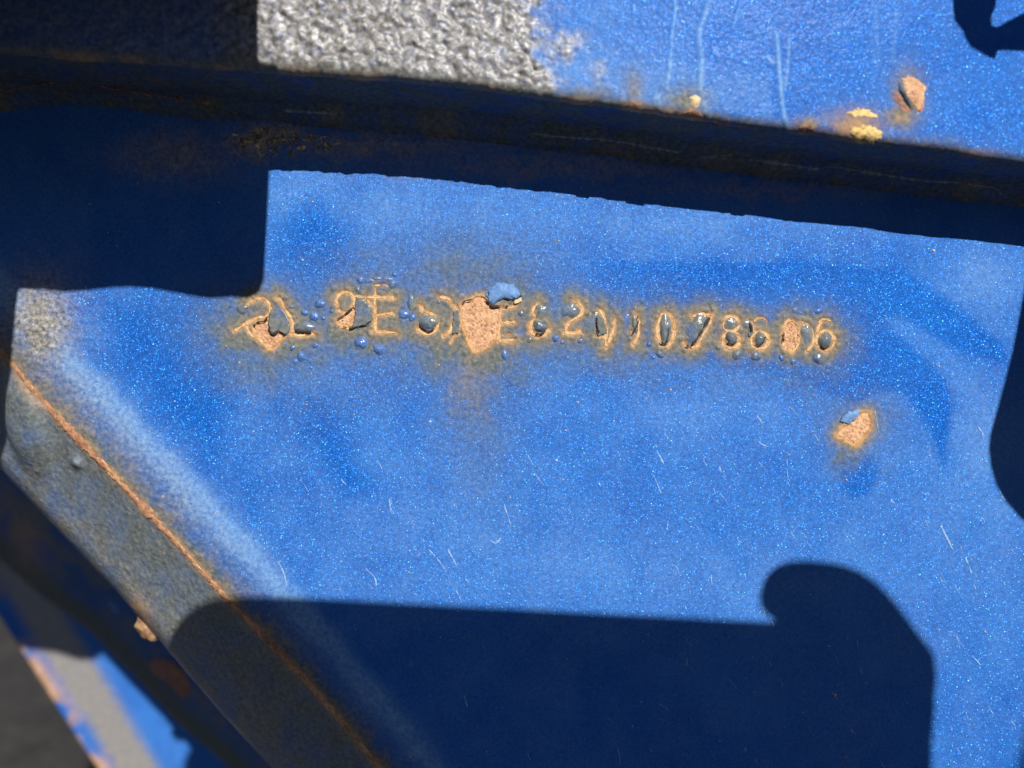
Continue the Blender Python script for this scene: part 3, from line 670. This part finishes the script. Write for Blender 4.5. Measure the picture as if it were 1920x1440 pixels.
# white paint drop and raised lip beside the teardrop
o = fan("paint_blister", [PF(p) for p in z8([(1035, 575), (1070, 690), (1140, 800), (1110, 808), (1050, 720), (1012, 640), (1010, 590)])], lambda x, z, t: .0007 * np.clip(1 - t ** 2, 0, 1) - .0002 * (t > .97), M_PAINT, flange, rings=6, n=40, attrs=False, yfun=flange_y)
me = o.data
for k, v in (("stain_shade", .75), ("rust", .06), ("grey", 0.), ("dust_sheen", .1)):
    at = me.attributes.new(k, 'FLOAT', 'POINT'); at.data.foreach_set("value", np.full(len(me.vertices), v, np.float32))
fan("paint_drop", [PF(p) for p in [(1292, 182), (1304, 176), (1316, 184), (1312, 198), (1302, 206), (1294, 200)]], lambda x, z, t: .0007 * np.clip(1 - t ** 2, 0, 1) - .0001, M_CREAM, flange, rings=6, n=30, attrs=False, yfun=flange_y, label="small cream paint drop on the flange")

# ------------------------------------------------------------------ weld bead between ledge and web
BEAD = [(-700, 150), (-300, 170), (0, 182), (110, 165), (210, 175), (330, 196), (430, 200), (500, 198), (560, 210), (760, 228), (900, 240), (1000, 252), (1130, 264), (1240, 284), (1330, 292), (1420, 305), (1530, 318), (1640, 330), (1740, 343), (1860, 358), (1960, 368), (2300, 400)]
bx = np.array([P(px, py, -.004) for px, py in BEAD])
ss_ = np.arange(-.15, .15, .0004); bz = np.interp(ss_, bx[:, 0], bx[:, 1])
prof = []
for k in range(15):
    a = math.pi * k / 14 * 1.0
    rr = .0050 + .0016 * (fbm(ss_ * 130, ss_ * 0 + 3, 6) - .5) + .0004 * np.sin(ss_ * 2600 + 2 * fbm(ss_ * 90, ss_ * 0, 2))
    rr = rr * (1 + .18 * (fbm(ss_ * 500, ss_ * 0 + k * .7, 12) - .5))
    t = k / 14
    # from the underside of the ledge (front) down to the web
    ya = -.0105 * (1 - t) ** 1.5 - .0 ; za_ = .0068 * (1 - t) ** 1 - .0042 * t
    yb = ya - rr * .35 * math.sin(a); zb_ = za_ - rr * .30 * math.sin(a)
    prof.append(np.stack([ss_, yb + .0006 * t, bz + zb_ + .0018], 1))
V = np.concatenate(prof)
n1 = fbm(V[:, 0] * 120, V[:, 2] * 120 + V[:, 1] * 160, 66)
tag(obj("weld_bead", V, grid_faces(len(ss_), 15), M_PAINT, frame, attrs=dict(stain_shade=.45 + .5 * n1, rust=.10 * sstep(.55, .7, n1), grey=.3 * sstep(.45, .75, n1), dust_sheen=.03 + 0 * n1)), "wavy painted weld bead under the ledge")
lip = [(0, 183), (110, 160), (180, 163), (240, 176), (330, 190), (400, 198)], [(540, 212), (600, 216), (640, 218)], [(1000, 256), (1060, 262), (1130, 266), (1180, 274), (1270, 290)], [(1400, 304), (1450, 309), (1520, 320), (1560, 318), (1640, 330), (1720, 342), (1770, 345), (1850, 355), (1870, 370)], [(1310, 300), (1370, 294)]
for i, p in enumerate(lip):
    V, f = ribbon("l", [P(a, b, -.006) for a, b in p], .00022, [(-1, 0), (0, .0003), (1, 0)], None, None, y0=-.0078, jit=1.6, seed=i + 3)
    obj("paint_lip", V, f, M_LIP if i else M_BROWN, frame)

# ------------------------------------------------------------------ diagonal brace at the lower left
brace = empty("diagonal_brace", parent=frame); tag(brace, "grimy diagonal brace with a rusty seam at the lower left")
L1 = [(-160, 700), (0, 866), (60, 930), (230, 1108), (300, 1188), (420, 1330), (520, 1440), (700, 1640), (800, 1750)]
s_in = np.array([P(*p) for p in SEAM]); dep1 = .019
s_out = np.array([P(px, py, dep1 + .0105) for px, py in L1])
nU, nV = 620, 110
u = np.linspace(0, 1, nU)
def along(a, u):
    L = np.r_[0, np.cumsum(np.hypot(*np.diff(a, axis=0).T))]; return np.stack([np.interp(u * L[-1], L, a[:, 0]), np.interp(u * L[-1], L, a[:, 1])], 1)
A = along(s_in, u); B = along(s_out, u); yA = plate_y(A[:, 0], A[:, 1]) + .0001
rows = []
for t in np.linspace(0, 1, nV):
    p = A + (B - A) * t; rows.append(np.stack([p[:, 0], yA + (dep1 - yA) * t + .0085 * max(0, (t - .66) / .34) ** 2, p[:, 1]], 1))
for k, a in enumerate(np.linspace(0, 1, 8)[1:]):            # rounded outer lip turning back
    out = (B - A) / np.hypot(*(B - A).T)[:, None]
    p = B + out * (.0026 * math.sin(a * math.pi / 2)); rows.append(np.stack([p[:, 0], dep1 + .0092 + .009 * a + 0 * p[:, 0], p[:, 1]], 1))
V = np.concatenate(rows); x = V[:, 0]; z = V[:, 2]
tcol = np.repeat(np.linspace(0, 1.06, len(rows)), nU)
n1 = fbm(x * 160, z * 160, 113); n2 = fbm(x * 420, z * 420, 118)
h = .0005 * (fbm(x * 200, z * 200, 123) - .5) + .00010 * bumps(x * 600, z * 600, 133, .4) + .00015 * (fbm(x * 1100, z * 1100, 127, 2) - .5)
X, Z = P(20, 800); q = ((x - X) / .0065) ** 2 + ((z - Z) / .012) ** 2; h = h + .0035 * np.exp(-q ** 2) * 1.0
X, Z = P(125, 872); q = ((x - X) / .0016) ** 2 + ((z - Z) / .0014) ** 2; h = h + .0016 * np.exp(-q)
V[:, 1] -= h
X, Z = P(268, 1142, .018); q = ((x - X) / .0045) ** 2 + ((z - Z) / .005) ** 2
bfl = obj("flange", V, grid_faces(nU, len(rows)), M_BRACE, brace, attrs=dict(stain_shade=np.clip(.45 - .35 * sstep(.8, 1.0, tcol) + .2 * n1, 0, 1) * sstep(.9, .2, tcol), rust=.5 * np.exp(-(tcol / .05) ** 2) + .8 * np.exp(-q * 1.2), grey=np.clip(.68 + .9 * (n1 - .5) - .8 * sstep(.80, 1.0, tcol), 0, 1), dust_sheen=(.25 + .3 * n1) * sstep(1.0, .75, tcol)))
# channel face behind the lip, sloping away
depa, dep2 = .110, .170
L2 = [(-160, 905), (0, 1050), (80, 1119), (170, 1184), (254, 1268), (338, 1360), (406, 1418), (578, 1584), (718, 1724)]
A = along(s_out, u[::4]) + np.array([.004, .004]); B = along(np.array([P(px, py, dep2) for px, py in L2]), u[::4])
rows = []
for t in np.linspace(0, 1, 90):
    p = A + (B - A) * t; rows.append(np.stack([p[:, 0], np.full(len(p), depa + (dep2 - depa) * t), p[:, 1]], 1))
for a in np.linspace(0, 1, 6)[1:]:
    p = B + np.array([-.6, -.75]) * .0015 * math.sin(a * 1.57); rows.append(np.stack([p[:, 0], np.full(len(p), dep2 + .003 * a), p[:, 1]], 1))
V = np.concatenate(rows); x = V[:, 0]; z = V[:, 2]; n1 = fbm(x * 90, z * 90, 143); n2 = fbm(x * 300, z * 300, 148)
V[:, 1] -= .0012 * (n2 - .5)
tcol = np.repeat(np.linspace(0, 1, len(rows)), len(A))
rr = .8 * np.exp(-((tcol - 1) / .05) ** 2) * (n1 > .35)
for cx, cy, rx, ry, a in ((80, 1010, 40, 55, .7), (20, 930, 40, 30, .6)):
    X, Z = P(cx, cy, dep2); k = (D + dep2) / F; q = ((x - X) / (rx * k)) ** 2 + ((z - Z) / (ry * k)) ** 2; rr = np.maximum(rr, a * np.exp(-q))
obj("channel_web", V, grid_faces(len(A), len(rows)), M_PAINT, brace, attrs=dict(stain_shade=np.maximum(.5 * n1 + .2, sstep(.75, .9, tcol)), rust=rr * .7, grey=.5 * sstep(.4, .7, n1) * sstep(.9, .7, tcol), dust_sheen=.02 + 0 * n1))  # darkened, most at the outer band, as painted shade where sun still reaches
sx_, sz_ = A.mean(0), B.mean(0); dirn = (sz_ - sx_) / np.hypot(*(sz_ - sx_))
wid = np.mean(((B - A) @ dirn))
def chan_y(x, z):
    a0 = np.stack([np.interp(x, A[:, 0], A[:, 0]), np.interp(x, A[:, 0], A[:, 1])], 1)
    t = (x - a0[:, 0]) * dirn[0] + (z - a0[:, 1]) * dirn[1]
    return depa + (dep2 - depa) * np.clip(t / wid, 0, 1)
fan("rust_patch", [P(px, py, .150) for px, py in [(248, 1262), (278, 1246), (318, 1250), (342, 1272), (342, 1312), (322, 1330), (296, 1302), (262, 1282)]], lambda x, z, t: .0012 - .0008 * (t > .95) + .0004 * (fbm(x * 900, z * 900, 2) - .5), M_BROWN, brace, rings=8, n=50, y0=-.001, attrs=False, jit=.001, yfun=chan_y, label="brown rust scab on the shaded channel")
fan("rust_patch", [P(px, py, .020) for px, py in [(236, 1150), (250, 1128), (272, 1132), (292, 1155), (302, 1178), (290, 1206), (268, 1216), (246, 1204), (234, 1186), (244, 1168)]], lambda x, z, t: (.0026 * np.sqrt(np.clip(1 - t * t, 0, 1))) - .001 + .0010 * (fbm(x * 420, z * 420, 12) - .5), M_TAN, brace, rings=12, n=60, y0=.0238, attrs=False, jit=.0006, yfun=lambda x, z: 0 * x, label="tan and brown rust lump on the lip of the brace")
V, f = ribbon("rs", [P(*p) for p in SEAM], .00110, [(-1, -.0005), (-.7, .00002), (-.3, .00012), (.1, .00016), (.5, .0001), (.8, .0000), (1, -.0004)], None, None, yfun=plate_y, jit=.3, lf=.9, step=.00025, taper=False)
V[:, 1] -= .0003 * (fbm(V[:, 0] * 900, V[:, 2] * 900, 3) - .5)
tag(obj("rust_seam", V, f, M_SEAM, brace), "orange rusted seam along the brace")

# ------------------------------------------------------------------ blurred crossmember far behind, lit through the opening
depc = .19
poly = [(-60, 1060), (35, 1205), (110, 1330), (180, 1440), (260, 1560), (700, 1560), (620, 1440), (480, 1200), (300, 1050)]
A = along(np.array([P(px, py, depc) for px, py in [(-60, 1060), (35, 1212), (110, 1330), (182, 1440), (270, 1575)]]), np.linspace(0, 1, 120))
B = along(np.array([P(px, py, depc - .0) for px, py in [(300, 900), (400, 1080), (500, 1250), (600, 1440), (700, 1575)]]), np.linspace(0, 1, 120))
rows = [np.stack([A[:, 0] + .001, np.full(120, depc + .012), A[:, 1] - .001], 1)]
for t in np.linspace(0, 1, 80): p = A + (B - A) * t; rows.append(np.stack([p[:, 0], np.full(120, depc), p[:, 1]], 1))
V = np.concatenate(rows); x = V[:, 0]; z = V[:, 2]; n1 = fbm(x * 60, z * 60, 153); tcol = np.repeat(np.r_[0, np.linspace(0, 1, 80)], 120)
edge = np.exp(-(tcol / .07) ** 2)
obj("crossmember", V, grid_faces(120, len(rows)), M_PAINT, frame, attrs=dict(stain_shade=0 * x, rust=edge * sstep(.38, .5, n1), grey=1.0 * np.exp(-((tcol - .18) / .10) ** 4), dust_sheen=.12 + .15 * n1))
tag(bpy.data.objects["crossmember"], "sunlit blue crossmember far behind the brace, with a rusty edge")

# ------------------------------------------------------------------ things outside the picture that throw the shadows
def slab(name, pts, h, thick, mt, parent=None, bev=.0008, zoff=0.0):
    """solid plate parallel to the web, h in front of it; pts are the plate pixels its shadow covers"""
    P3 = [Vector(Q(px, py, h)) for px, py in pts]; n = len(P3)
    c = sum(P3, Vector()) / n
    layers = [(-bev, 0), (0, bev), (0, thick - bev), (-bev, thick)]
    V = []
    for ins, dy in layers:
        for i, p in enumerate(P3):
            a = P3[i - 1]; b = P3[(i + 1) % n]; t = (b - a).normalized(); nn = Vector((t.z, 0, -t.x))
            V.append((p.x + nn.x * ins * -1, p.y - dy, p.z + nn.z * ins * -1 + zoff))
    f = []
    for l in range(3):
        for i in range(n): f.append((l * n + i, l * n + (i + 1) % n, (l + 1) * n + (i + 1) % n, (l + 1) * n + i))
    f.append(tuple(range(n))[::-1]); f.append(tuple(3 * n + i for i in range(n)))
    return obj(name, V, f, mt, parent, smooth=False)

brk = [(476, -700), (476, 296), (478, 308), (508, 313), (503, 420), (497, 520), (490, 540), (470, 549), (440, 546), (400, 549), (370, 545), (330, 537), (290, 530), (250, 527), (210, 529), (170, 534), (120, 537), (80, 533), (42, 531), (36, 545), (30, 600), (20, 680), (2, 760), (-30, 800), (-60, 822), (-120, 822), (-200, 795), (-360, 775), (-1000, 760), (-1000, -700)]  # unseen bracket; lower left extended only to shade the channel face
b = slab("shadow_bracket", brk, .085, .003, M_STEEL, frame)
arm = Q(-100, -650, .085)
V = []
for yy in (-.096, -.0235):
    for dx, dz in ((-.02, -.008), (.02, -.008), (.02, .0), (-.02, .0)): V.append((arm[0] + dx, yy, .128 + dz))
obj("bracket_arm", V, [(0, 1, 2, 3), (7, 6, 5, 4), (0, 4, 5, 1), (1, 5, 6, 2), (2, 6, 7, 3), (3, 7, 4, 0)], M_STEEL, frame, smooth=False)

shadow_block = [(1990, 380), (1935, 440), (1922, 520), (1915, 570), (1905, 640), (1893, 700), (1878, 755), (1867, 795), (1864, 820), (1868, 855), (1878, 888), (1896, 918), (1922, 948), (1970, 975), (2120, 985), (2180, 700), (2120, 400)]  # added blocker of unknown kind, cut to throw the rounded shadow at right
o = slab("unseen_shadow_block", [(a + 8 + max(0, (700 - b_) * .05), b_) for a, b_ in shadow_block], .08, .004, M_STEEL, None, zoff=ZC); tag(o, "unseen dark block just right of the picture, shaped to throw the rounded shadow", "shadow_block")
strap = []
for px, py in [(1788, -240), (1862, -240), (1872, -20), (1870, 8), (1861, 28), (1862, 44), (1872, 47), (1895, 34), (1925, 18), (2010, -20), (2010, 90), (1925, 88), (1885, 87), (1873, 90), (1870, 103), (1858, 101), (1845, 93), (1825, 82), (1815, 68), (1808, 52), (1793, 33), (1790, 10)]:
    X, Z = P(px, py, -.0206); X -= SUN[0] * .0206; Z -= SUN[2] * .0206; strap.append((960 + X * F / D, 720 - Z * F / D))
o = slab("tie_strap", strap, .075, .0015, M_STRAP, None, bev=.0004, zoff=ZC); tag(o, "knotted black webbing strap hanging above the right end of the flange", "strap")

# phone held just behind the lens
ph = empty("phone", (0, 0, ZC)); tag(ph, "black phone held up in front of the plate, seen only by its shadow", "phone")
def rrect(cx, cz, hw, hh, r, rot, n=8):
    out = []
    for qx, qz, a0 in ((1, 1, 0), (-1, 1, 90), (-1, -1, 180), (1, -1, 270)):
        for k in range(n + 1):
            a = math.radians(a0 + 90 * k / n); out.append((qx * (hw - r) + r * math.cos(a), qz * (hh - r) + r * math.sin(a)))
    c, s = math.cos(rot), math.sin(rot)
    return [(cx + a * c - b_ * s, cz + a * s + b_ * c) for a, b_ in out]
def prism(name, ol, y0, y1, mt, parent, bev=.001):
    n = len(ol); cx = sum(p[0] for p in ol) / n; cz = sum(p[1] for p in ol) / n
    V = []
    for yy, s in ((y0, 1 - bev / .03), (y0 - bev, 1), (y1 + bev, 1), (y1, 1 - bev / .03)):
        for a, b_ in ol: V.append((cx + (a - cx) * s, yy, cz + (b_ - cz) * s))
    f = [(l * n + i, l * n + (i + 1) % n, (l + 1) * n + (i + 1) % n, (l + 1) * n + i) for l in range(3) for i in range(n)]
    f += [tuple(range(n))[::-1], tuple(3 * n + i for i in range(n))]
    return obj(name, V, f, mt, parent, smooth=False)
pc = Q(905, 1452, .186); rot = math.radians(-3)
prism("body", rrect(pc[0], pc[2], .0815, .039, .014, rot), -.1825, -.190, M_PHONE, ph)
prism("screen", rrect(pc[0], pc[2], .078, .036, .014, rot), -.1902, -.1906, M_PHONE, ph, bev=.0001)
prism("camera_bump", rrect(.004, .002, .016, .016, .006, rot), -.1808, -.1824, M_PHONE, ph, bev=.0003)

# the photographer's hand and arm: one skinned figure
V = []; E = []; RR = []
def node(px, py, h, r, par=None):
    V.append(Q(px, py, h)); RR.append(r)
    if par is not None: E.append((par, len(V) - 1))
    return len(V) - 1
palm = node(1636, 1330, .204, .0150)
kn = node(1654, 1250, .200, .0120, palm)
ix = node(1590, 1130, .194, .0092, kn); i2 = node(1505, 1108, .190, .0072, ix); node(1428, 1106, .188, .0064, i2)
m1 = node(1610, 1230, .205, .0110, palm); m2 = node(1530, 1190, .206, .0085, m1); node(1445, 1180, .202, .0068, m2)
m1 = node(1610, 1310, .207, .010, palm); m2 = node(1520, 1290, .208, .0078, m1); node(1455, 1305, .203, .006, m2)
m1 = node(1605, 1400, .206, .009, palm); m2 = node(1530, 1395, .207, .0068, m1); node(1470, 1405, .203, .0052, m2)
t1 = node(1605, 1420, .196, .011, palm); t2 = node(1560, 1470, .178, .009, t1); node(1490, 1450, .1765, .007, t2)
wr = node(1638, 1520, .214, .0148, palm); fa = node(1670, 1850, .235, .022, wr)
el = node(1960, 2700, .330, .040, fa); ua = node(2245, 1600, .390, .050, el); node(2560, 700, .430, .058, ua)
me = bpy.data.meshes.new("person"); me.from_pydata(V, E, []); me.materials.append(M_SKIN)
person = bpy.data.objects.new("person", me); col.objects.link(person); person.location = (0, 0, ZC)
sk = person.modifiers.new("skin", 'SKIN'); sk.use_smooth_shade = True
ss2 = person.modifiers.new("sub", 'SUBSURF'); ss2.levels = 2; ss2.render_levels = 2
for i, sv_ in enumerate(me.skin_vertices[0].data): sv_.radius = (RR[i], RR[i]); sv_.use_root = (i == 0)
tag(person, "bare hand and arm of the person holding the phone, seen only by its shadow", "person")
